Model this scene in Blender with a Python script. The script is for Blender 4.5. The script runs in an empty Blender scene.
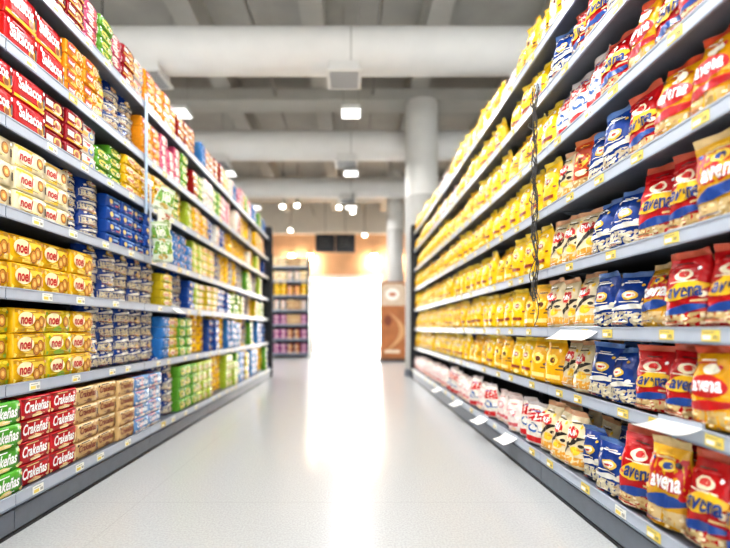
import bpy, math, random
from mathutils import Matrix, Vector, Euler
random.seed(7)
S=bpy.context.scene
COL=S.collection
F=420.0
def hexc(h):
    h=h.lstrip('#'); c=[int(h[i:i+2],16)/255 for i in (0,2,4)]
    return tuple((x/12.92 if x<=.04045 else ((x+.055)/1.055)**2.4) for x in c)+(1,)
_m={}
def mat(h,rough=.4,bump=.0,scale=60,metal=0,var=.0,emit=0,spec=.5):
    k=(h,rough,bump,scale,metal,var,emit,spec)
    if k in _m: return _m[k]
    m=bpy.data.materials.new('surface_'+h.strip('#')); m.use_nodes=True
    nt=m.node_tree; b=nt.nodes['Principled BSDF']; c=hexc(h)
    b.inputs['Base Color'].default_value=c; b.inputs['Roughness'].default_value=rough
    b.inputs['Metallic'].default_value=metal; b.inputs['Specular IOR Level'].default_value=spec
    if emit:
        b.inputs['Emission Color'].default_value=c; b.inputs['Emission Strength'].default_value=emit
    if bump or var:
        tc=nt.nodes.new('ShaderNodeTexCoord'); n=nt.nodes.new('ShaderNodeTexNoise')
        n.inputs['Scale'].default_value=scale; n.inputs['Detail'].default_value=3
        nt.links.new(tc.outputs['Object'],n.inputs['Vector'])
        if bump:
            bp=nt.nodes.new('ShaderNodeBump'); bp.inputs['Strength'].default_value=bump; bp.inputs['Distance'].default_value=.01
            nt.links.new(n.outputs['Fac'],bp.inputs['Height']); nt.links.new(bp.outputs['Normal'],b.inputs['Normal'])
        if var:
            r=nt.nodes.new('ShaderNodeValToRGB')
            r.color_ramp.elements[0].position=.3; r.color_ramp.elements[1].position=.7
            r.color_ramp.elements[0].color=tuple(x*(1-var) for x in c[:3])+(1,)
            r.color_ramp.elements[1].color=tuple(min(1,x*(1+var)) for x in c[:3])+(1,)
            nt.links.new(n.outputs['Fac'],r.inputs['Fac']); nt.links.new(r.outputs['Color'],b.inputs['Base Color'])
    _m[k]=m; return m
def wrap(h,bag=False): return mat(h,.27,.5 if bag else .12,34 if bag else 38,0,.12)
def prt(h,bag=False): return mat(h,.3,.4 if bag else .08,34 if bag else 38,0,.08)

class MB:
    def __init__(s): s.v=[];s.f=[];s.mi=[];s.mats=[];s.sm=[]
    def slot(s,m):
        if m not in s.mats: s.mats.append(m)
        return s.mats.index(m)
    def add(s,vs,fs,m,smooth=False):
        o=len(s.v); i=s.slot(m); s.v.extend(vs)
        for f in fs: s.f.append(tuple(a+o for a in f)); s.mi.append(i); s.sm.append(smooth)
    def box(s,x0,x1,y0,y1,z0,z1,m):
        vs=[(x,y,z) for x in (x0,x1) for y in (y0,y1) for z in (z0,z1)]
        s.add(vs,[(0,1,3,2),(4,6,7,5),(0,4,5,1),(2,3,7,6),(0,2,6,4),(1,5,7,3)],m)
    def tube(s,p0,p1,r0,m,r1=None,n=16,caps=True):
        r1=r0 if r1 is None else r1
        p0=Vector(p0);p1=Vector(p1);d=(p1-p0).normalized()
        a=d.orthogonal().normalized();b=d.cross(a)
        vs=[]
        for p,r in ((p0,r0),(p1,r1)):
            for k in range(n):
                t=2*math.pi*k/n; vs.append(tuple(p+a*r*math.cos(t)+b*r*math.sin(t)))
        s.add(vs,[(k,(k+1)%n,n+(k+1)%n,n+k) for k in range(n)],m,True)
        if caps: s.add(vs,[tuple(range(n))[::-1],tuple(range(n,2*n))],m)
    def merge(s,o,M):
        off=len(s.v); s.v.extend([tuple(M@Vector(p)) for p in o.v])
        mp=[s.slot(m) for m in o.mats]
        for f,i,q in zip(o.f,o.mi,o.sm): s.f.append(tuple(a+off for a in f)); s.mi.append(mp[i]); s.sm.append(q)
    def mesh(s,name):
        me=bpy.data.meshes.new(name); me.from_pydata(s.v,[],s.f)
        for m in s.mats: me.materials.append(m)
        me.polygons.foreach_set('material_index',s.mi); me.polygons.foreach_set('use_smooth',s.sm)
        me.update(); return me
def obj(name,data,parent=None,loc=(0,0,0),rot=None,**kw):
    o=bpy.data.objects.new(name,data); o.location=loc
    if rot: o.rotation_euler=rot
    if parent: o.parent=parent
    COL.objects.link(o)
    for k,v in kw.items(): o[k]=v
    return o

# ---------- text cache ----------
_t={}
def textmesh(s,shear=0.0):
    k=(s,shear)
    if k in _t: return _t[k]
    cu=bpy.data.curves.new('t','FONT'); cu.body=s; cu.size=1; cu.offset=.028; cu.resolution_u=3; cu.shear=shear
    o=bpy.data.objects.new('t',cu); COL.objects.link(o)
    bpy.context.view_layer.update()
    dg=bpy.context.evaluated_depsgraph_get(); me=o.evaluated_get(dg).to_mesh()
    vs=[(v.co.x,v.co.y) for v in me.vertices]; fs=[tuple(p.vertices) for p in me.polygons]
    o.evaluated_get(dg).to_mesh_clear(); bpy.data.objects.remove(o); bpy.data.curves.remove(cu)
    x0=min(a for a,b in vs);x1=max(a for a,b in vs);y0=min(b for a,b in vs);y1=max(b for a,b in vs)
    vs=[((a-x0)/(x1-x0)*2-1,(b-y0)/(y1-y0)*2-1) for a,b in vs]
    _t[k]=(vs,fs); return _t[k]

# ---------- product shapes ----------
def make_product(d,wob=0):
    W,H,T=d['W'],d['H'],d['T']; bag=d['shape']=='bag'
    rnd=random.Random(wob*31+5)
    ph=[rnd.uniform(0,6) for _ in range(6)]
    taper=rnd.uniform(.08,.32); lean=rnd.uniform(-.014,.014); bow=rnd.uniform(-.03,.02)
    lum=d.get('lump',1)
    def ctr(w): return bow*w**3
    def wid(w):
        s=max(0,(w-.35)/.65); s=s*s*(3-2*s)
        return 1+.03*math.sin(math.pi*min(1,w/.5))*(w<.5)-taper*s
    def pos(u,v,eps=0,side=-1):
        au=min(1,abs(u))
        if bag:
            w=(v+1)/2
            lo=min(1,w/.06)**.5 if w>0 else 0
            hi=1 if w<.5 else max(.0,math.cos((w-.5)/.43*math.pi/2)) if w<.93 else 0
            hi=hi**.7
            t=T/2*(.74+.26*math.cos((w-.25)*2.2))*(lo*hi)*(1-au**2.4)**(1/2.0)
            up=.4+.8*w
            wr=.0058*math.sin(6*u+ph[0]+4*v)*math.sin(6*v+ph[1]) +.0038*math.sin(13*v+ph[2]+6*u)*up +.0034*math.sin(17*u+ph[4]-5*v)*up
            t+=lum*wr*(1-au**2)*min(1,lo)*(1 if w<.85 else .25)
            t=max(t,.0015*(1-au))
            x=W/2*u*wid(w)+lean*w+.0025*math.sin(11*v+ph[5])*u
            return (x,side*(t+eps)+ctr(w),H*w)
        n=14; m=18
        t=T/2*max(0,(1-abs(v)**n))**(1/n)*max(0,(1-au**m))**(1/m)
        t+=.0014*math.sin(6*u+ph[0])*math.sin(4*v+ph[1])*(1-au**2)*(1-v*v)
        return (W/2*u,side*(t+eps),H*(v+1)/2)
    if bag:
        U=[-1,-.97,-.88,-.74,-.58,-.4,-.2,0,.2,.4,.58,.74,.88,.97,1]; V=[-1,-.97,-.9,-.78,-.64,-.5,-.36,-.22,-.08,.06,.2,.34,.48,.62,.74,.82]
    else:
        U=[-1,-.998,-.985,-.95,-.6,-.2,.2,.6,.95,.985,.998,1]; V=[-1,-.995,-.975,-.92,-.5,0,.5,.92,.975,.995,1]
    B=MB()
    base=wrap(d['base'],bag)
    vs=[];fs=[]
    nu=len(U);nv=len(V)
    for side in (-1,1):
        o=len(vs)
        for v in V:
            for u in U: vs.append(pos(u,v,0,side))
        for j in range(nv-1):
            for i in range(nu-1):
                a=o+j*nu+i; q=(a,a+1,a+1+nu,a+nu)
                fs.append(q if side<0 else q[::-1])
    B.add(vs,fs,base,True)
    lay=[0]
    def grid(fun,nr,nc,m,e=None):
        if e is None: lay[0]+=1; e=.0005*lay[0]
        vs=[pos(*fun(i/nc,j/nr),e) for j in range(nr+1) for i in range(nc+1)]
        fs=[(j*(nc+1)+i,j*(nc+1)+i+1,(j+1)*(nc+1)+i+1,(j+1)*(nc+1)+i) for j in range(nr) for i in range(nc)]
        B.add(vs,fs,m,True)
    P=lambda c: prt(c,bag)
    def rect(u0,u1,v0,v1,c,e=None): grid(lambda a,b:(u0+(u1-u0)*a,v0+(v1-v0)*b),max(2,int((v1-v0)*9)) if bag else 2,max(2,int((u1-u0)*7)) if bag else 2,P(c),e)
    def disc(cu,cv,ru,rv,c,e=None): grid(lambda a,b:(cu+ru*(b+.001)*math.cos(2*math.pi*a),cv+rv*(b+.001)*math.sin(-2*math.pi*a)),(4 if bag else 1) if ru>.2 else 1,20 if ru>.2 else 10,P(c),e)
    for q in d['dec']:
        if q[0]=='rect': rect(*q[1:])
        elif q[0]=='disc': disc(*q[1:])
        elif q[0]=='oats':
            lay[0]+=1; e=.0005*lay[0]; ro=random.Random(9)
            for k in range(26):
                disc(ro.uniform(-.82,.82),ro.uniform(q[1],q[2]),.075,.035,ro.choice(q[3:]),e+.00008*k)
            lay[0]+=4
        elif q[0]=='swoosh':
            _,u0,u1,v0,v1,th,c=q
            grid(lambda a,b:(u0+(u1-u0)*a,v0+(v1-v0)*math.sin(a*math.pi*.5)+th*(b-.5)*math.sin(a*math.pi*.9+.2)),2,14,P(c))
        elif q[0]=='text':
            _,s,cu,cv,wu,hv,c=q[:7]; sh=q[7] if len(q)>7 else 0
            lay[0]+=2; e=.0005*lay[0]+(.0012 if bag else .0005)
            tv,tf=textmesh(s,sh)
            B.add([pos(cu+a*wu,cv+b*hv,e) for a,b in tv],tf,P(c))
    lay[0]+=1; e=.0005*lay[0]
    cols=[q[-1] for q in d['dec'] if q[0] in('rect','disc','swoosh')]+['#FFFFFF',d['base'],'#3A2A22']
    rr=random.Random(sum(map(ord,d['base']))+3)
    if bag:
        for k in range(4):
            v=-.9+k*.04; rect(-.8,-.8+rr.uniform(.4,.9),v,v+.02,rr.choice(cols),e)
        for (cu,cv) in ((-.62,.55),(.62,.5),(-.7,-.1),(.68,-.15)):
            disc(cu,cv,rr.uniform(.08,.16),rr.uniform(.04,.08),rr.choice(cols),e)
        rect(-.5,.5,.58,.62,rr.choice(cols),e); rect(-.35,.35,.65,.68,rr.choice(cols),e)
        rect(.3,.85,-.32,-.27,rr.choice(cols),e)
    else:
        for k in range(3):
            v=-.8+k*.1; a=rr.uniform(-.9,0); rect(a,a+rr.uniform(.3,.8),v,v+.05,rr.choice(cols),e)
        disc(.86,.6,.07,.14,rr.choice(cols),e); disc(-.84,.62,.07,.16,rr.choice(cols),e)
        rect(-.6,.2,.7,.8,rr.choice(cols),e); rect(.8,.92,-.5,.2,rr.choice(cols),e)
    if not bag:
        c=cols[0]
        B.add([(x*W/2,y*T/2,H+.0006) for x,y in ((-.75,-.7),(.75,-.7),(.75,.5),(-.75,.5))],[(0,1,2,3)],prt(c))
        B.add([(x*W/2,y*T/2,-.0006) for x,y in ((-.75,-.7),(-.75,.5),(.75,.5),(.75,-.7))],[(0,1,2,3)],prt(c))
    Z=MB(); sm=wrap(d.get('seal',d['base']),bag)
    if bag:
        n=12; vs=[];fs=[]
        rows=[.90,.925,.95,.975,1.0]
        for r,w in enumerate(rows):
            for i in range(n+1):
                u=-1+2*i/n
                y=ctr(w)+(.0015 if r%2 else -.0015)+.009*math.sin(4*u+ph[0])*(w-.9)/.1
                vs.append((W/2*u*wid(w)+lean*w,y,H*w))
        for r in range(len(rows)-1):
            for i in range(n):
                a=r*(n+1)+i; fs.append((a,a+1,a+n+2,a+n+1))
        Z.add(vs,fs,sm,True)
    else:
        for sgn in (-1,1):
            vs=[];fs=[]
            for k in range(9):
                v=-.9+1.8*k/8
                for r in range(3):
                    vs.append((sgn*(W/2-.002+.004*r/2),(.002 if k%2 else -.002)*r-T*.2,H*(v+1)/2))
            for k in range(8):
                for r in range(2):
                    a=k*3+r; fs.append((a,a+1,a+4,a+3))
            Z.add(vs,fs,sm,False)
    return B,Z

D={}
def pack(key,kind,label,base,dec,seal=None,W=.166,H=.09,T=.2):
    D[key]=dict(kind=kind,label=label,base=base,dec=dec,seal=seal or base,W=W,H=H,T=T,shape='pack')
def bag(key,kind,label,base,dec,seal=None,W=.15,H=.25,T=.1,lump=1):
    D[key]=dict(kind=kind,label=label,base=base,dec=dec,seal=seal or base,W=W,H=H,T=T,shape='bag',lump=lump)
bisc=lambda u,v:[('disc',u,v,.21,.5,'#8A4E1C'),('disc',u,v,.18,.42,'#C98A3E'),('disc',u,v,.09,.22,'#E8C070')]
pack('gold','biscuit_pack','gold biscuit pack with red logo and cookie picture','#E2B018',
  [('rect',-.96,.96,-.9,-.45,'#F6DE6A'),('rect',-.96,.96,.62,.9,'#B88A10'),('rect',.1,.96,.2,.6,'#F2D44C')]+bisc(.66,-.1)+bisc(.36,-.4)+[('disc',-.35,.1,.52,.6,'#F7EDC0'),('text','noel',-.35,.1,.4,.42,'#B8141C',.2)])
pack('lime','biscuit_pack','yellow-green biscuit pack with red logo','#C8B01E',
  [('rect',-.96,.96,-.9,-.45,'#7FA52C'),('rect',-.96,.96,.62,.9,'#E8D23C')]+bisc(.6,-.05)+[('disc',-.3,.1,.55,.6,'#F4EFC0'),('text','noel',-.3,.1,.42,.42,'#B8141C',.2)])
pack('cream','biscuit_pack','cream and yellow biscuit pack with red logo','#E6DAB8',
  [('rect',-.96,.05,-.9,.85,'#E8C23C')]+bisc(.55,.1)+[('disc',-.4,.0,.5,.6,'#F8F0D4'),('text','noel',-.4,.02,.4,.42,'#B8141C',.2)])
pack('orange','biscuit_pack','orange and yellow biscuit pack with white logo','#E0901A',
  [('rect',-.96,.96,-.9,-.4,'#F8D65A'),('disc',.5,.05,.34,.62,'#F4E3B0')]+bisc(.5,0)+[('rect',-.85,0,-.3,.6,'#B8281E'),('text','noel',-.42,.14,.36,.32,'#FFFFFF',.2)],W=.12)
pack('blue','cracker_pack','blue cracker pack with light blue oval and white lettering','#174C9E',
  [('rect',-.96,.96,-.9,-.6,'#2E6EBA'),('disc',-.2,.12,.55,.42,'#4E8CD0'),('text','Saltín',-.2,.12,.46,.28,'#F2F6FA',.2),('rect',-.5,.1,-.48,-.36,'#C4403A')]+bisc(.72,-.2),W=.125)
pack('navy','cracker_pack','deep blue cracker pack with small yellow spot','#154490',
  [('rect',-.96,.96,.6,.9,'#2F72BC'),('disc',-.4,0,.26,.4,'#D8C070'),('rect',.0,.8,.0,.3,'#8CB0DA'),('rect',.2,.7,-.5,-.34,'#B8342E')],W=.125)
pack('sky','cracker_pack','blue cracker pack with pale band','#2F74B6',
  [('rect',-.96,.96,-.2,.45,'#B4CADC'),('text','Saltín',-.2,.12,.55,.24,'#1C4C9C',.2)]+bisc(.7,.0),W=.125)
pack('crared','cracker_pack','red cracker pack with white script lettering','#BC1A25',
  [('rect',-.96,.96,-.9,-.5,'#E8C48C'),('rect',-.96,.96,.66,.86,'#7E0C14'),('text','Crakeñas',-.05,.1,.8,.5,'#FFFFFF',.3)])
pack('cragreen','cracker_pack','green cracker pack with white script lettering','#4FA02F',
  [('rect',-.96,.96,-.9,-.5,'#E8D48C'),('text','Crakeñas',-.05,.1,.8,.5,'#FFFFFF',.3)])
pack('tan','cracker_pack','tan cracker pack with brown script lettering','#D0AE7A',
  [('rect',-.96,.96,-.9,-.4,'#84522C'),('rect',-.96,.96,.6,.86,'#F0E0BC'),('text','Crakeñas',-.05,.18,.78,.38,'#7A2A18',.3)])
pack('crablue','cracker_pack','pink and blue cracker pack with light lettering','#6E96C4',
  [('rect',-.96,.1,-.9,.88,'#D07888'),('rect',-.96,.96,-.9,-.55,'#F0E4D4'),('text','Crakeñas',-.05,.15,.78,.4,'#FFFFFF',.3)])
pack('salta','snack_pack','red snack pack with bold white lettering','#BB1219',
  [('disc',.68,-.36,.26,.4,'#E8B24A'),('disc',.6,-.45,.14,.24,'#8A4A1C'),('rect',-.96,.96,-.9,-.7,'#F1C232'),('text','Saltacos',-.04,.18,.74,.42,'#FFFFFF',0)])
pack('darkred','snack_pack','dark red snack pack with yellow spot','#8E1420',
  [('disc',.3,0,.42,.6,'#E7BE62'),('disc',.3,0,.26,.4,'#A04A20'),('rect',-.9,-.2,-.3,.4,'#F2E9DA'),('rect',-.96,.96,-.9,-.65,'#E0A832')],W=.12)
pack('white','wafer_pack','white wafer pack with red and blue print','#E4E2DA',
  [('rect',-.96,.96,.3,.88,'#CC2A30'),('disc',.4,-.2,.35,.5,'#3D74B8'),('disc',.4,-.2,.2,.3,'#F0D060'),('rect',-.85,0,-.5,0,'#E2A43A')],W=.12)
pack('pink','wafer_pack','pink wafer pack with cream oval','#C8587A',
  [('rect',-.96,.96,-.9,-.5,'#F3D9C8'),('disc',-.1,.1,.6,.6,'#F6E6DA'),('disc',.4,-.1,.25,.45,'#B8402E'),('rect',-.5,.1,0,.25,'#9A2450')],W=.11)
pack('green','wafer_pack','green wafer pack with yellow oval','#5E9A30',
  [('disc',-.1,.05,.6,.6,'#DCCB4C'),('disc',.5,-.1,.3,.5,'#E8EFC0'),('rect',-.5,.2,-.1,.2,'#2E6A26'),('disc',.5,-.1,.16,.28,'#C7792C')],W=.12)
pack('leaf','wafer_pack','light green wafer pack with pale band','#A2B83C',
  [('rect',-.96,.96,-.9,-.4,'#D8CE70'),('disc',-.2,.1,.5,.5,'#EEE6B0'),('rect',-.5,.1,0,.25,'#3C7A2A'),('disc',.55,-.1,.28,.5,'#C88A34')],W=.12)
pack('yellow','wafer_pack','yellow wafer pack with red and blue print','#E2B41E',
  [('disc',.4,0,.34,.55,'#B5392A'),('disc',.4,0,.22,.36,'#F0D890'),('rect',-.85,-.05,0,.4,'#3F7FB8'),('rect',-.96,.96,-.9,-.6,'#F2E090')],W=.12)
pack('lilac','wafer_pack','purple wafer pack with pink oval','#7A3A70',
  [('disc',0,0,.6,.62,'#C87A98'),('disc',.1,0,.3,.4,'#E0D0C8')])
bag('avred','oat_bag','red oat bag with oat-filled clear base and blue lettering','#BC141B',
  [('rect',-.93,.93,-.94,-.58,'#CDB07A'),('oats',-.9,-.62,'#EFE0BC','#B8905A','#E3CC9A'),('swoosh',-.93,.93,-.58,-.44,.22,'#1C458E'),('disc',0,.38,.38,.14,'#EFE2C4'),('disc',.05,.4,.22,.08,'#C92A22'),
   ('swoosh',-.9,.9,-.16,.06,.44,'#F0C02A'),('rect',-.6,.6,.2,.23,'#F4EAD0'),('text','avena',.08,-.06,.62,.13,'#143880',.2)],seal='#C8604A')
bag('avwhite','oat_bag','red and yellow oat bag with oat-filled base and white lettering','#D9A428',
  [('rect',-.93,.93,-.1,.62,'#BE181E'),('rect',-.93,.93,-.94,-.5,'#D2B784'),('oats',-.9,-.55,'#EFE0BC','#B8905A','#E3CC9A'),('disc',.1,.44,.36,.12,'#F0C848'),('disc',.1,.44,.22,.07,'#1C458E'),('swoosh',-.93,.93,-.42,-.26,.3,'#1C458E'),
   ('text','avena',.08,.08,.62,.14,'#FFFFFF',.2)],seal='#D8BC8A')
bag('avyel','oat_bag','yellow and red oat bag with oat-filled base and lettering','#E6A814',
  [('rect',-.93,.93,-.94,-.5,'#C8A868'),('oats',-.9,-.55,'#EFE0BC','#B8905A','#E3CC9A'),('swoosh',-.93,.93,-.46,-.36,.25,'#B8161C'),('disc',0,.05,.78,.27,'#C22420'),('disc',.2,.46,.36,.13,'#F6EFD8'),('text','avena',0.06,.05,.6,.13,'#FFFFFF',.2)],seal='#CF5434')
bag('blue','flour_bag','blue flour bag with pale panel','#123A86',
  [('rect',-.93,.93,-.94,-.42,'#C8BEA4'),('oats',-.9,-.5,'#E2D8BC','#B8A070'),('disc',0,.14,.4,.17,'#D8AE34'),('disc',0,.15,.3,.11,'#E6DCC8'),('swoosh',-.9,.9,-.36,-.22,.18,'#D8D6CE'),('rect',-.24,.24,.11,.18,'#B8241E'),('rect',-.5,.5,-.1,-.07,'#E8E0C8')],seal='#5A7AB0',H=.205)
bag('pinkw','flour_bag','cream flour bag with red oval and dark swoosh','#E8D6B0',
  [('rect',-.93,.93,-.94,-.55,'#E2A23A'),('disc',-.1,.26,.56,.22,'#CC2826'),('swoosh',-.85,.85,-.5,.1,.22,'#2A2320'),('disc',.3,-.34,.34,.15,'#F2C530'),('text','PAN',-.1,.26,.36,.1,'#FFFFFF',0)],seal='#E2B08A',H=.225,W=.135)
bag('yellow','corn_flour_bag','lemon yellow corn flour bag with small red label','#F6C61A',
  [('disc',0,.12,.5,.22,'#FBEA90'),('disc',0,.13,.32,.12,'#A83A1A'),('text','PAN',0,.13,.22,.06,'#FFFFFF',0),('rect',-.55,.55,-.58,-.44,'#8E2A1A'),('disc',.2,-.74,.26,.1,'#F8E69C')],seal='#F6D658',H=.225,W=.146,lump=.55)
bag('amber','corn_flour_bag','golden corn flour bag with dark red oval','#F0B21A',
  [('disc',0,.1,.5,.24,'#FAE06A'),('disc',.05,.08,.26,.12,'#5E2418'),('rect',-.6,.6,-.72,-.54,'#F8E48C')],seal='#F0C240',H=.22,W=.146,lump=.55)
bag('whitep','rice_bag','white rice bag with pink print','#E6DAD4',
  [('disc',0,.1,.5,.22,'#D8808A'),('disc',0,.12,.34,.12,'#F2EAE4'),('rect',-.6,.6,-.6,-.42,'#C86068'),('disc',.2,-.74,.3,.1,'#E8C4A0')],seal='#DCC8C4',H=.19)
bag('whiter','rice_bag','white bag with red band and blue spot','#E2DCD0',
  [('rect',-.93,.93,.15,.66,'#C41C22'),('disc',0,-.15,.44,.22,'#3166AE'),('disc',0,-.15,.26,.12,'#E8E4D8'),('rect',-.65,.65,-.8,-.55,'#C41C22')],seal='#D2C8C6',H=.22)
bag('greeno','oat_bag','red and brown granola bag with yellow oval','#B8401C',
  [('disc',0,.15,.56,.24,'#E8B83A'),('disc',0,.18,.34,.12,'#7A2A18'),('rect',-.93,.93,-.94,-.5,'#C09A5C'),('oats',-.9,-.55,'#E9D4A4','#9A6A34'),('disc',.1,-.3,.4,.12,'#F0E0B0')],seal='#C8784C')
bag('snackg','snack_bag','clear and green snack bag hanging on a strip','#D6DEC8',
  [('rect',-.9,.9,-.3,.7,'#6E9C3C'),('disc',0,.15,.5,.28,'#F0EED8'),('disc',0,-.5,.45,.22,'#B89A4C')],seal='#C8D8B0',W=.12,H=.16,T=.05)
bag('snackw','snack_bag','white snack bag with brown nuts hanging on a strip','#DEDCCC',
  [('disc',0,.1,.5,.25,'#A8583C'),('disc',0,-.45,.6,.34,'#7C9450')],seal='#C8D0C0',W=.12,H=.16,T=.05)

meshes={}
def get(key,var):
    k=(key,var)
    if k not in meshes:
        b,z=make_product(D[key],var)
        full=MB(); full.merge(b,Matrix()); full.merge(z,Matrix())
        nm=D[key]['kind']
        meshes[k]=dict(b=b,full=full,mfull=full.mesh(nm),mbody=b.mesh(nm),mseal=z.mesh('seal'))
    return meshes[k]
PL=[]
def place(key,x,y,z,rot,sc=(1,1,1),near=False,tilt=0,grp=None,roll=0):
    PL.append(dict(k=key,v=random.randrange(5 if D[key]['shape']=='bag' else 2),loc=(x,y,z),rot=rot,sc=sc,near=near,tilt=tilt,grp=grp,roll=roll))

# ---------- shelving ----------
railM=mat('#8F98A8',.35,.03,20,.25,.04)
railW=mat('#AFB7C4',.35,.02,20,0,.03)
boardM=mat('#6E747F',.45,.03,30,.2,.05)
backM=mat('#1E2229',.6,.05,10,0,.1)
kickM=mat('#6A707A',.45,.03,20,.2,.06)
darkM=mat('#24262B',.5,.05,20,0,.1)
tagY=mat('#E4CB62',.5,0,20,0,.03); tagW=mat('#EEEEE6',.5,0,20,0,.02); ink=mat('#77756E',.6,0,20,0,.05)
def tagmesh(kind):
    b=MB(); w,h=.028,.0155
    b.box(-w,w,-.003,0,-h,h,tagY if kind else tagW)
    b.box(-w*.85,w*.1,-.0036,-.003,-h*.7,h*.1,tagW if kind else tagY)
    for i in range(5): b.box(w*.36+i*.003,w*.36+i*.003+.001,-.0036,-.003,-h*.6,h*.1,ink)
    b.box(-w*.8,w*.5,-.0036,-.003,h*.5,h*.62,ink)
    return b.mesh('price_tag')
TAG=[tagmesh(0),tagmesh(1)]
def unit(side,y0,y1,faceX,levels,label,end=False,tagk=1,height=2.38):
    L=y1-y0
    rot=math.pi/2 if side<0 else -math.pi/2
    loc=(faceX,y0,0) if side<0 else (faceX,y1,0)
    e=obj('shelving_unit',None,None,loc,(0,0,rot),label=label,category='shelf',group='supermarket shelving units along the aisle')
    g=.002
    b=MB(); b.box(g,L-g,.545,.56,.12,height,backM); obj('back_panel',b.mesh('back_panel'),e)
    for x in (g,L-g-.03):
        b=MB(); b.box(x,x+.03,.50,.545,0,height,darkM)
        for i in range(28): b.box(x+.011,x+.019,.498,.501,.2+i*.075,.235+i*.075,boardM)
        obj('upright',b.mesh('upright'),e)
    b=MB(); h0=levels[0]
    b.box(g,L-g,.012,.50,.0,h0-.045,kickM); b.box(g,L-g,.006,.012,.0,.012,darkM); b.box(g,L-g,.004,.012,.02,h0-.052,kickM)
    obj('kick_plate',b.mesh('kick_plate'),e)
    for n,h in enumerate(levels):
        fy=0 if n==0 else .038
        sh=MB(); sh.box(g,L-g,fy+.006,.5,h-.02,h-.002,boardM)
        if n:
            for x in (g+.03,L-g-.04): sh.add([(x,.5,h-.1),(x,.5,h-.02),(x,fy+.1,h-.02),(x+.004,.5,h-.1),(x+.004,.5,h-.02),(x+.004,fy+.1,h-.02)],[(0,1,2),(5,4,3),(0,2,5,3),(0,3,4,1)],boardM)
        so=obj('shelf',sh.mesh('shelf'),e)
        r=MB(); r.box(g,L-g,fy,fy+.006,h-.04,h+.008,railM)
        r.box(g,L-g,fy-.004,fy,h+.003,h+.008,railW); r.box(g,L-g,fy-.004,fy,h-.04,h-.035,railM)
        r.box(g,L-g,fy-.0012,fy,h-.034,h+.002,railW)
        obj('price_rail',r.mesh('price_rail'),so)
        x=.1+random.uniform(0,.15)
        while x<L-.06:
            obj('price_tag',TAG[tagk if random.random()<.85 else 1-tagk],so,(x,fy-.0015,h-.016))
            x+=random.choice([.16,.22,.26,.3])
    if end:
        b=MB(); xx=(L,L+.03) if side<0 else (-.03,0)
        b.box(xx[0],xx[1],-.01,.56,0,height,darkM); b.box(xx[0],xx[1],-.02,-.01,.02,height-.03,backM)
        obj('end_panel',b.mesh('end_panel'),e)
LL=[.15,.558,.928,1.235,1.576,1.865,2.20]
RL=[.155,.49,.775,1.07,1.38,1.68,1.98,2.25]
lb=[.52,1.58,2.64,3.70,4.76,5.82,6.62]
rb=[-.11,.99,2.09,3.19,4.29,5.39,6.5]
LX=-1.262; RX=.942
for a,b_ in zip(lb[:-1],lb[1:]): unit(-1,a,b_,LX,LL,'grey metal supermarket shelving unit stocked with biscuit and cracker packs',b_==lb[-1],0)
for a,b_ in zip(rb[:-1],rb[1:]): unit(1,a,b_,RX,RL,'grey metal supermarket shelving unit stocked with flour and oat bags',b_==rb[-1],1)

def mixrange(seed,cur,end,rows,h,pal):
    r=random.Random(seed); out=[]
    while cur<end:
        cur+=r.choice([.125,.125,.25,.375]); out.append((cur,r.choice(pal),rows,0))
    return out
LS={
0:[(1.50,'cragreen',4,.087),(1.84,'crared',4,.087),(2.18,'tan',4,.085),(2.35,'tan',4,.083),(2.7,'crablue',4,.083)]+mixrange(1,2.7,6.5,4,0,['yellow','blue','leaf','sky','green','lime','leaf','green']),
1:[(1.52,'lime',3,.1),(1.70,'gold',3,.1),(1.86,'lime',3,.1),(2.03,'gold',3,.1),(2.8,'blue',4,.08)]+mixrange(2,2.8,6.5,4,0,['yellow','leaf','blue','green','lime','sky','yellow','navy']),
2:[(1.86,'gold',2,.112),(2.04,'gold',2,.112),(2.8,'blue',3,.082)]+mixrange(3,2.8,6.5,4,0,['leaf','yellow','lime','green','navy','blue','leaf']),
3:[(1.88,'cream',3,.091),(2.0,'gold',3,.09),(2.3,'blue',4,.07),(2.8,'navy',4,.07)]+mixrange(4,2.8,6.5,4,0,['leaf','green','yellow','sky','lime','blue','blue']),
4:[(1.82,'salta',2,.112),(1.97,'darkred',3,.075),(2.1,'white',3,.075)]+mixrange(5,2.1,6.5,4,0,['white','yellow','leaf','navy','blue','green','gold']),
5:[(1.6,'yellow',3,.085),(1.8,'salta',2,.13)]+mixrange(6,1.8,6.5,4,0,['orange','white','yellow','yellow','gold','blue','green','pink','leaf','darkred']),
6:mixrange(7,1.4,6.5,4,0,['darkred','orange','white','yellow','gold','green','white','blue','pink','sky']),
}
for n,h in enumerate(LL):
    y=.95 if n<3 else (1.3 if n<6 else 1.58)
    segs=LS[n]; si=0
    gap=(LL[n+1]-h-.042) if n<6 else .26
    while y<6.44:
        while si<len(segs)-1 and y+.02>segs[si][0]: si+=1
        _,key,rows,ph=segs[si]
        W=D[key]['W']
        if ph==0: ph=(gap-.012-random.Random(int(y*3)+n).uniform(0,.03))/rows-.0012
        jit=random.uniform(0,.02)
        rr=rows
        while rr*(ph+.001)>gap: rr-=1
        if random.random()<.04: rr-=1
        for r in range(rr):
            fx=LX-(.012 if n==0 else .046)-.10-jit-random.uniform(0,.012)
            place(key,fx,y+W/2+.003+random.uniform(-.002,.002),h+r*(ph+.0012)+.0008,math.pi/2+random.uniform(-.02,.02),(1,1,ph/.09),near=False,grp='packs stacked on the biscuit shelves')
        y+=W+.0055
def R(seed,cur,end,pal):
    r=random.Random(seed);out=[]
    while cur<end: cur+=.15*r.choice([1,2,2]); out.append((cur,r.choice(pal)))
    return out
Y=['yellow','yellow','amber','yellow','yellow']
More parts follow.
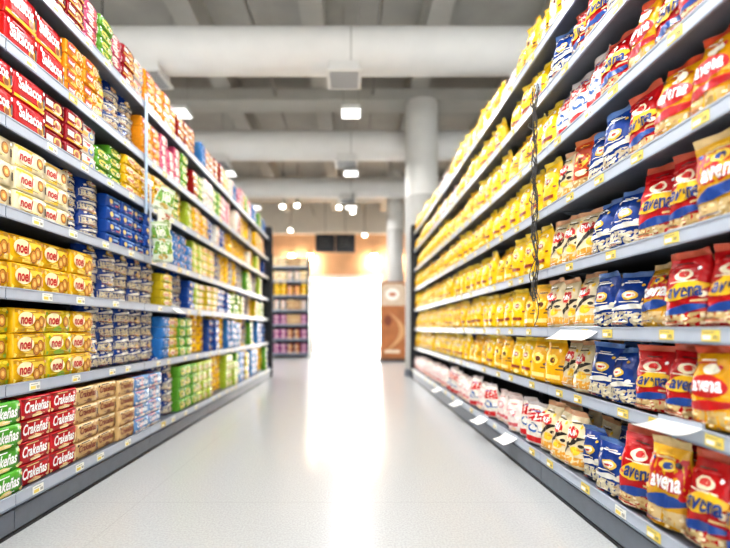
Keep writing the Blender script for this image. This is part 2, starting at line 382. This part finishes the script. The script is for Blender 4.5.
RS={
0:[(1.14,'avred'),(1.28,'avwhite'),(1.42,'avred'),(1.7,'blue'),(2.15,'pinkw')]+R(11,2.15,6.5,['whitep','whitep','whitep','whiter']),
1:[(1.1,'avred'),(1.2,'avyel'),(1.42,'avred'),(1.7,'blue'),(2.05,'pinkw')]+R(12,2.05,6.5,Y),
2:[(1.1,'avwhite'),(1.25,'avred'),(1.42,'avwhite'),(1.7,'blue'),(2.05,'pinkw')]+R(13,2.05,6.5,Y),
3:[(1.2,'avwhite'),(1.42,'avred'),(1.7,'blue'),(2.05,'pinkw')]+R(14,2.05,6.5,Y),
4:[(1.12,'avred'),(1.3,'avyel'),(1.45,'avred'),(1.75,'blue'),(1.85,'greeno'),(2.05,'pinkw')]+R(15,2.05,6.5,Y),
5:[(1.3,'avred'),(1.45,'avyel'),(1.6,'avred'),(2.05,'whiter')]+R(16,2.05,6.5,Y),
6:R(17,1.0,2.05,['whiter','avred','blue','whiter'])+R(18,2.05,6.5,Y+['whitep']),
7:R(19,1.0,6.5,['yellow','whitep','amber','yellow','blue','yellow']),
}
ymin=[.8,.8,.8,.8,.85,1.0,1.35,1.7]
for n,h in enumerate(RL):
    gap=(RL[n+1]-h) if n<7 else .32
    for row in range(3):
        y=ymin[n]+random.uniform(0,.03)+row*.05; segs=RS[n]; si=0
        while y<6.42 and not (row==1 and y>2.3) and not (row==2 and y>1.9):
            while si<len(segs)-1 and y+.02>segs[si][0]: si+=1
            key=segs[si][1]; H=D[key]['H']; yl=key in('yellow','amber')
            near=y<2.7
            s=min(1.15,(gap-.04)/H)*random.uniform(.93 if yl else .9,1.0)
            wsc=random.uniform(.95,1.04)
            fx=RX+(.06 if n==0 else .096)+row*.12+random.uniform(0,.015 if yl else .03)
            if not(row==0 and random.random()<.015 and y>1.6) and not (row and yl):
                k=.5 if yl else 1
                place(key,fx,y+.075,h,-math.pi/2+random.uniform(-.02,.5*k+.08),(wsc,random.uniform(.9,1.1),s),near=near and row==0,tilt=random.uniform(-.11,.04)*k,grp='bags standing on the flour shelves',roll=random.uniform(-.09,.09)*k)
            y+=(.132 if key=='pinkw' else .154 if yl else .136)*(1 if row==0 else 1.08)*random.uniform(.98,1.02)

def build_products():
    kinds={}
    for p in PL: kinds.setdefault(D[p['k']]['kind'],[]).append(p)
    for kind,ps in kinds.items():
        ps.sort(key=lambda p:(p['loc'][1]))
        print(kind,len(ps))
        for p in ps[:300]:
            g=get(p['k'],p['v']); d=D[p['k']]
            o=obj(kind,g['mbody'] if p['near'] else g['mfull'],None,p['loc'],(p['tilt'],p['roll'],p['rot']),label=d['label'],category='bag' if d['shape']=='bag' else 'pack',group=p['grp'])
            o.scale=p['sc']
            if p['near']: obj('top_seal',g['mseal'],o)
        rest=ps[300:]
        if rest:
            M=MB()
            for p in rest:
                T=Matrix.Translation(p['loc'])@Euler((p['tilt'],p['roll'],p['rot'])).to_matrix().to_4x4()@Matrix.Diagonal((*p['sc'],1))
                M.merge(get(p['k'],p['v'])['full'],T)
            obj(kind,M.mesh(kind),kind='stuff',label='more '+kind.replace('_',' ')+'s standing at the far end of the shelves',category='packs',group=rest[0]['grp'])

# ---------- shelf talkers & strips ----------
white=mat('#F6F5F0',.5,0,20,0,.02)
def talker(x,y,z,w,d,rot,tiltx,label):
    b=MB(); vs=[];fs=[]
    n=6
    for i in range(n+1):
        t=i/n
        for s in (-1,1): vs.append((s*w/2,-d*t,-.012*math.sin(t*2.2)))
    o2=len(vs)
    vs+= [(a,b_,c-.0015) for a,b_,c in vs]
    for i in range(n):
        a=2*i; fs.append((a,a+1,a+3,a+2)); fs.append((o2+a,o2+a+2,o2+a+3,o2+a+1)); fs.append((a,a+2,o2+a+2,o2+a)); fs.append((a+1,o2+a+1,o2+a+3,a+3))
    b.add(vs,fs,white,True)
    b.box(-w/2,w/2,-.004,.006,-.014,.012,railW)
    obj('shelf_talker',b.mesh('shelf_talker'),None,(x,y,z),(tiltx,0,rot),label=label,category='sign',group='white cards clipped on the shelf rails')
r_=-math.pi/2
talker(RX+.03,1.24,.50,.14,.10,r_+.15,.05,'white card sticking out from the price rail')
talker(RX+.035,1.80,.775,.26,.09,r_+.1,.4,'white card sticking out from the price rail')
for y in (2.45,2.95,3.6,4.4): talker(RX-.005,y,.155,.14,.09,r_+.1,.3,'white card clipped to the bottom shelf rail')
talker(LX-.04,3.1,.93,.12,.08,-r_,.4,'white card clipped to the shelf rail')
grey=mat('#3E3C3A',.5,.1,50,0,.15)
def cord(pts,r,m,B):
    for a,b_ in zip(pts[:-1],pts[1:]): B.tube(a,b_,r,m,n=6)
b=MB(); rc=random.Random(4)
for k in range(6):
    p=rc.uniform(0,6); q=rc.uniform(.2,.45); A=rc.uniform(.016,.036); c2=rc.uniform(.1,.2)
    pts=[(math.sin(t*q+p)*A*(.5+.5*math.sin(t*c2+p))+.01*math.sin(t*.13+p),-.022+math.cos(t*q*1.2+p)*.014,-t*.0205) for t in range(int(rc.uniform(52,60)))]
    cord(pts,.0025,grey,b)
for t in range(1,12):
    z=-t*.095; sx=rc.uniform(-.035,.035)
    cord([(0,-.01,z),(sx*.6,-.03,z-.008),(sx,-.045,z+.012),(sx*.7,-.04,z+.03)],.0028,grey,b)
b.box(-.02,.02,-.012,.0,-.02,.03,railW)
obj('clip_strip',b.mesh('clip_strip'),None,(RX-.0,2.10,1.98),(0,0,r_),label='grey hanging clip strip with empty hooks and tangled wires',category='display strip')
def strip(y,ztop,n,key2,lab):
    b=MB(); b.box(-.012,.012,-.004,-.001,-.01-n*.12,.02,railW)
    for i in range(n): cord([(0,-.003,-.03-i*.105),(0,-.03,-.035-i*.105),(0,-.04,-.02-i*.105)],.002,grey,b)
    b.box(-.03,.03,-.006,.0,0,.03,white)
    obj('clip_strip',b.mesh('clip_strip'),None,(LX-.03,y,ztop),(0,0,-r_),label=lab,category='display strip')
    for i in range(n):
        place(key2[i%len(key2)],LX+.03+random.uniform(0,.03),y+random.uniform(-.05,.05),ztop-.18-i*.105,math.pi/2-random.uniform(.1,1.3),(1,1,1),False,random.uniform(.1,.5),'snack bags hanging on clip strips',random.uniform(-.45,.45))
strip(2.70,1.70,4,['snackg','snackw','snackg'],'white clip strip hung with green and white snack bags')
b=MB(); b.box(-.016,.016,-.004,0,-.75,0,railW); b.box(-.012,.012,-.006,-.004,-.74,-.02,mat('#9DB8D2',.4,0,20,0,.05))
obj('banner_strip',b.mesh('banner_strip'),None,(LX-.03,2.645,2.25),(0,0,-r_),label='narrow pale blue vertical strip on the shelf joint',category='sign')

# ---------- far gondola & kiosk ----------
e=obj('shelving_unit',None,None,(-1.6,11,0),None,label='dark shelving unit with magenta, yellow and blue packs',category='shelf',group='shelving units past the aisle')
b=MB(); b.box(-.48,.48,.4,.43,0,2.7,backM); obj('back_panel',b.mesh('back_panel'),e)
for s in (-1,1):
    b=MB(); b.box(s*.48-.02,s*.48+.02,0,.43,0,2.7,darkM); obj('side_panel',b.mesh('side_panel'),e)
fl=[.12,.5,.88,1.26,1.64,2.02,2.4]
for h in fl:
    b=MB(); b.box(-.46,.46,0,.4,h-.04,h,railM); obj('shelf',b.mesh('shelf'),e)
for i,h in enumerate(fl):
    for j in range(5):
        for r in range(2):
            place([['lilac','darkred'],['lilac','darkred'],['lilac','tan'],['white','tan'],['yellow','orange'],['cream','white'],['cream','tan']][i][(j//2)%2],-1.6-.36+j*.18,11.12,h+r*.13,0,(1,1,1.35),grp='packs on the shelving past the aisle')
def discxz(B,cx,cz,rx,rz,y,m,n=28):
    B.add([(cx+rx*math.cos(2*math.pi*k/n),y,cz+rz*math.sin(2*math.pi*k/n)) for k in range(n)],[tuple(range(n))],m)
def arch(B,w,z0,z1,y0,y1,m,r=.12,n=8):
    P=[(-w,z0),(w,z0)]
    for k in range(n+1): t=k/n*math.pi/2; P.append((w-r+r*math.cos(t),z1-r+r*math.sin(t)))
    for k in range(n+1): t=math.pi/2+k/n*math.pi/2; P.append((-w+r+r*math.cos(t),z1-r+r*math.sin(t)))
    N=len(P)
    B.add([(a,y0,c) for a,c in P]+[(a,y1,c) for a,c in P],[tuple(range(N)),tuple(range(N,2*N))[::-1]]+[(k,N+k,N+(k+1)%N,(k+1)%N) for k in range(N)],m)
b=MB(); arch(b,.31,.05,1.86,0,.12,mat('#8E5E3A',.5,0,10,0,.1))
kiosk=obj('advertising_stand',b.mesh('advertising_stand'),None,(.98,9.75,0),None,label='orange-brown advertising stand with a rounded pale header and round emblem',category='sign')
b=MB(); arch(b,.28,.1,1.82,-.008,0,mat('#A8683A',.45,.0,4,0,.2))
arch(b,.27,1.3,1.81,-.010,-.008,mat('#CDB8A0',.5,0,10,0,.05),r=.11)
discxz(b,-.02,1.56,.16,.14,-.012,mat('#F2EEE6',.5,0,10,0,.03)); discxz(b,-.02,1.56,.09,.05,-.014,mat('#B8704A',.5,0,10,0,.05))
n=16; vs=[]
for i in range(n+1):
    t=i/n; zc=.2+.95*t; xc=-.22+.36*math.sin(t*math.pi*.9)
    vs+=[(xc,-.011,zc),(min(.26,xc+.12*math.sin(t*math.pi)+.01),-.011,zc)]
b.add(vs,[(2*i,2*i+1,2*i+3,2*i+2) for i in range(n)],mat('#D0A070',.5,0,6,0,.1))
discxz(b,-.12,.95,.09,.12,-.013,mat('#7A3E22',.5,0,6,0,.1)); b.box(-.2,.15,-.0125,-.011,.2,.27,mat('#E6D6BC',.5,0,6,0,.05))
obj('poster_panel',b.mesh('poster_panel'),kiosk)
b=MB(); b.box(-.34,.34,-.04,.16,0,.05,darkM); obj('base',b.mesh('base'),kiosk)

build_products()

# ---------- room ----------
def fl_mat():
    m=bpy.data.materials.new('terrazzo'); m.use_nodes=True; nt=m.node_tree; N=nt.nodes; L=nt.links; b=N['Principled BSDF']
    tc=N.new('ShaderNodeTexCoord')
    v=N.new('ShaderNodeTexVoronoi'); v.inputs['Scale'].default_value=190
    n2=N.new('ShaderNodeTexNoise'); n2.inputs['Scale'].default_value=130; n2.inputs['Detail'].default_value=4
    for x in (v,n2): L.new(tc.outputs['Object'],x.inputs['Vector'])
    r=N.new('ShaderNodeValToRGB'); r.color_ramp.elements[0].position=.32; r.color_ramp.elements[0].color=hexc('#ABADAE'); r.color_ramp.elements[1].position=.62; r.color_ramp.elements[1].color=hexc('#BCBEBE')
    L.new(n2.outputs['Fac'],r.inputs['Fac'])
    r2=N.new('ShaderNodeValToRGB'); r2.color_ramp.elements[0].position=.0; r2.color_ramp.elements[0].color=(.5,.5,.5,1); r2.color_ramp.elements[1].position=.2; r2.color_ramp.elements[1].color=(1,1,1,1)
    L.new(v.outputs['Distance'],r2.inputs['Fac'])
    mx=N.new('ShaderNodeMix'); mx.data_type='RGBA'; mx.blend_type='MULTIPLY'; mx.inputs[0].default_value=.22
    L.new(r.outputs['Color'],mx.inputs[6]); L.new(r2.outputs['Color'],mx.inputs[7])
    br=N.new('ShaderNodeTexBrick'); br.offset=0; br.inputs['Scale'].default_value=1; br.inputs['Brick Width'].default_value=1.9; br.inputs['Row Height'].default_value=1.9; br.inputs['Mortar Size'].default_value=.0018
    br.inputs['Color1'].default_value=(1,1,1,1); br.inputs['Color2'].default_value=(1,1,1,1); br.inputs['Mortar'].default_value=(.85,.85,.85,1)
    mp=N.new('ShaderNodeMapping'); mp.inputs['Location'].default_value=(.95,.02,0); L.new(tc.outputs['Object'],mp.inputs['Vector']); L.new(mp.outputs['Vector'],br.inputs['Vector'])
    m2=N.new('ShaderNodeMix'); m2.data_type='RGBA'; m2.blend_type='MULTIPLY'; m2.inputs[0].default_value=1
    L.new(mx.outputs[2],m2.inputs[6]); L.new(br.outputs['Color'],m2.inputs[7]); L.new(m2.outputs[2],b.inputs['Base Color'])
    b.inputs['Roughness'].default_value=.18
    b.inputs['Specular IOR Level'].default_value=.6
    b.inputs['Coat Weight'].default_value=.25; b.inputs['Coat Roughness'].default_value=.42
    return m
BW=14.0
b=MB(); b.box(-9,9,-4,BW+.2,-.1,0,fl_mat()); obj('floor',b.mesh('floor'),kind='structure')
ceilM=mat('#A2A09A',.9,.1,3,0,.06); beamM=mat('#AFADA7',.9,.1,3,0,.05)
b=MB(); b.box(-9,9,-4,BW+.2,5.0,5.1,ceilM); obj('ceiling',b.mesh('ceiling'),kind='structure')
wallM=mat('#D8D4CC',.8,.05,5,0,.03); warmM=mat('#D4AC8A',.7,.05,3,0,.08)
b=MB(); b.box(-9.1,-9,-4,BW+.2,0,5,wallM); obj('wall_left',b.mesh('wall_left'),kind='structure')
b=MB(); b.box(9,9.1,-4,BW+.2,0,5,wallM); obj('wall_right',b.mesh('wall_right'),kind='structure')
b=MB(); b.box(-9,9,-4.1,-4,0,.3,wallM); b.box(-9,9,-4.1,-4,3.2,5.1,wallM); b.box(-9,-7,-4.1,-4,.3,3.2,wallM); b.box(7,9,-4.1,-4,.3,3.2,wallM); obj('wall_front',b.mesh('wall_front'),kind='structure')  # unseen wall behind the camera; its opening is added to admit fill light
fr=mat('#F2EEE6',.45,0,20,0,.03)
b=MB()
for k in range(8): b.box(-7+k*2-.03,-7+k*2+.03,-4.08,-4.02,.3,3.2,fr)
obj('window_fill_1',b.mesh('window_fill_1'),kind='structure')  # unseen window, added so sky light fills the aisle from behind
dx0,dx1,dh=-1.25,.98,2.42
b=MB(); b.box(-9,dx0,BW,BW+.2,0,3.9,warmM); b.box(dx1,9,BW,BW+.2,0,3.9,warmM); b.box(dx0,dx1,BW,BW+.2,dh,3.9,warmM); b.box(-9,9,BW-.15,BW+.2,3.9,5,wallM)
obj('wall_back',b.mesh('wall_back'),kind='structure')
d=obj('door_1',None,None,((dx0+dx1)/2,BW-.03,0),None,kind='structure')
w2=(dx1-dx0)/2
b=MB(); b.box(-w2-.12,-w2+.03,-.03,.03,0,dh+.12,fr); b.box(w2-.03,w2+.12,-.03,.03,0,dh+.12,fr); b.box(-w2+.03,w2-.03,-.03,.03,dh-.03,dh+.12,fr); obj('glow_frame',b.mesh('glow_frame'),d)  # wide pale door frame; its whiteness stands in for the doorway's glow
b=MB(); b.box(-9,9,BW+.2,BW+12,-.1,-.01,mat('#D9D8D4',.8,.1,4,0,.05)); obj('pavement',b.mesh('pavement'),kind='structure')
b=MB(); b.box(-9,9,BW+9,BW+9.3,-.01,7,mat('#F2F1EE',.8,.1,4,0,.02)); obj('wall_bounce',b.mesh('wall_bounce'),kind='structure')  # white backdrop added outside to bounce sun and flood the doorway
for i,x in enumerate((-6.8,-5.2,-3.62,-2.05,-.48,1.09,2.66,4.23,5.8)):
    b=MB(); b.box(x-.14,x+.14,-4,BW-.15,4.6,5.0,beamM); obj('trim_%d'%(i+1),b.mesh('beam'),kind='structure')
for i,y in enumerate((2.0,6.9,12.0)):
    b=MB(); b.box(-9,9,y-.2,y+.2,4.42,4.6,beamM); obj('trim_%d'%(i+20),b.mesh('beam'),kind='structure')
ductM=mat('#D8D7D4',.6,.05,4,0,.03); seamM=mat('#B8B7B3',.6,0,10,0,.03)
for (y,z,r) in ((4.9,4.0,.25),(7.43,4.0,.25),(9.65,4.0,.23)):
    e=obj('air_duct',None,None,(0,y,z),None,label='large round off-white air duct spanning under the ceiling',category='duct',group='air ducts under the ceiling')
    b=MB(); b.tube((-8.95,0,0),(8.95,0,0),r,ductM,n=40)
    obj('duct_pipe',b.mesh('duct_pipe'),e)
    for k in range(5):
        x=-7.6+k*3.8; b=MB(); b.tube((x-.012,0,0),(x+.012,0,0),r+.005,seamM,n=40); obj('duct_collar',b.mesh('duct_collar'),e)
    for x in (-6,-2.9,3.4,6):
        b=MB(); b.tube((x,0,r),(x,0,.6),.008,darkM,n=8); obj('hanger_rod',b.mesh('hanger_rod'),e)
    xs=[-.08,-2.35] if r>.24 else [-.08]
    for x in xs:
        b=MB(); b.box(x-.17,x+.17,-.16,.16,-r-.05,-r+.06,ductM); b.box(x-.2,x+.2,-.19,.19,-r-.08,-r-.05,ductM)
        for q in range(6): b.box(x-.16,x+.16,-.15+q*.055,-.13+q*.055,-r-.086,-r-.08,kickM)
        obj('air_diffuser',b.mesh('air_diffuser'),e)
pipeM=mat('#8E8B84',.5,0,20,.2,.05)
for i,(x,z) in enumerate(((-1.2,4.5),(.35,4.52))):
    b=MB(); b.tube((x,-3,z),(x,BW-.2,z),.02,pipeM,n=10); obj('conduit_pipe',b.mesh('conduit_pipe'),None,label='grey metal conduit running along the ceiling',category='pipe',group='conduits under the ceiling')
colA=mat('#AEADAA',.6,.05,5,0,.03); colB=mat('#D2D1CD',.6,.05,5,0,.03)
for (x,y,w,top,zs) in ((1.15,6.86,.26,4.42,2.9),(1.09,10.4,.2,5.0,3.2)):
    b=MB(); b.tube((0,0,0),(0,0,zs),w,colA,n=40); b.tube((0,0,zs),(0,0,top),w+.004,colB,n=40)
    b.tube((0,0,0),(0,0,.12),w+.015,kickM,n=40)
    obj('column',b.mesh('column'),None,(x,y,0),None,label='round pale grey concrete column standing past the shelves',category='column',group='concrete columns')
lampE=mat('#FFFFFF',.5,emit=2.5); house=mat('#C4C4C0',.5,0,10,0,.02)
def lamp(x,y,z,power,hang=True):
    e=obj('ceiling_lamp',None,None,(x,y,z),None,label='white square ceiling lamp hanging on thin rods',category='lamp',group='square lamps above the aisle')
    b=MB(); b.box(-.12,.12,-.12,.12,.0,.04,house); b.box(-.135,.135,-.135,.135,-.012,.0,house); obj('housing',b.mesh('housing'),e)
    b=MB(); b.box(-.115,.115,-.115,.115,-.016,-.012,lampE); obj('diffuser',b.mesh('diffuser'),e)
    for s in (-1,1):
        b=MB(); b.tube((s*.1,0,.04),(s*.1,0,5-z-.0),.004,pipeM,n=6); obj('rod',b.mesh('rod'),e)
    l=bpy.data.lights.new('lamp_light','AREA'); l.shape='SQUARE'; l.size=.23; l.energy=power; l.color=(1,.995,.99); l.spread=math.radians(170)
    obj('light',l,e,(0,0,-.02))
for y in (-.9,1.2,3.35,5.5,7.65,9.8): lamp(0,y,3.6,46)
for y in (1.2,3.35,5.5,7.65,9.8):
    for x in (-2.24,-4.5,3.2): lamp(x,y,3.6,30)
for (x,y,z) in ((-1.6,9.9,3.72),(-1.35,10.6,3.95),(-.3,10.6,3.9),(0.05,11.2,3.95),(-1.75,12.2,3.7),(.4,12.4,3.6)):
    e=obj('spotlight',None,None,(x,y,z),None,label='small white spotlight on a ceiling rod',category='lamp',group='spotlights past the aisle')
    b=MB(); b.tube((0,0,.06),(0,-.08,-.1),.05,house,.07,n=16); obj('lamp_head',b.mesh('lamp_head'),e)
    b=MB(); b.tube((0,-.081,-.1),(0,-.085,-.107),.06,mat('#FFF6E6',.5,emit=14),n=16); obj('lens',b.mesh('lens'),e)
    b=MB(); b.tube((0,0,.05),(0,0,5-z),.008,darkM,n=6); obj('rod',b.mesh('rod'),e)
for x in (-1.95,-1.35,.75,1.5):
    e=obj('wall_lamp',None,None,(x,BW-.16,3.15),None,label='warm glowing lamp washing the beige wall',category='lamp',group='warm lamps above the entrance')
    b=MB(); b.tube((0,.16,.08),(0,0,.08),.015,darkM,n=8); obj('bracket',b.mesh('bracket'),e)
    b=MB(); b.tube((0,0,.12),(0,0,-.08),.06,darkM,.09,n=16,caps=False); b.tube((0,0,.12),(0,0,.13),.06,darkM,n=16); obj('shade',b.mesh('shade'),e)
    b=MB(); b.tube((0,0,.04),(0,0,-.14),.085,mat('#FFE2B8',.5,emit=60),n=16); obj('bulb',b.mesh('bulb'),e)
    l=bpy.data.lights.new('warm','POINT'); l.energy=26; l.color=(1,.8,.6); l.shadow_soft_size=.08
    obj('light',l,e,(0,-.1,-.25))
e=obj('hanging_sign',None,None,(-.45,12,3.2),None,label='black two-part sign hanging before the entrance',category='sign')
for x in (-.285,.285):
    b=MB(); b.box(x-.278,x+.278,-.02,.02,-.26,.26,darkM)
    for k in range(3): b.box(x-.16,x+.1+.03*(k%3),-.023,-.02,.1-k*.09,.115-k*.09,mat('#6C6C68',.5))
    obj('panel',b.mesh('panel'),e)
    b=MB(); b.tube((x,0,.26),(x,0,5-3.2),.006,darkM,n=6); obj('rod',b.mesh('rod'),e)

# ---------- light ----------
w=bpy.data.worlds.new('world'); S.world=w; w.use_nodes=True
bg=w.node_tree.nodes['Background']; bg.inputs['Color'].default_value=(.95,.98,1,1); bg.inputs['Strength'].default_value=3.2
sl=bpy.data.lights.new('sun','SUN'); sl.energy=52; sl.angle=.02
so=obj('sun',sl,None,(0,0,12),(math.radians(38),0,0))
S.view_settings.view_transform='Standard'; S.view_settings.exposure=0.0
try: S.view_settings.look='Medium High Contrast'
except Exception as ex: print(ex)
cam=bpy.data.cameras.new('camera'); cam.lens=36*F/730; cam.shift_x=14/730; cam.shift_y=54/730; cam.clip_start=.02
cam.dof.use_dof=True; cam.dof.focus_distance=1.75; cam.dof.aperture_fstop=.9
co=bpy.data.objects.new('camera',cam); COL.objects.link(co); co.location=(0,0,.78); co.rotation_euler=(math.pi/2,0,0)
S.camera=co
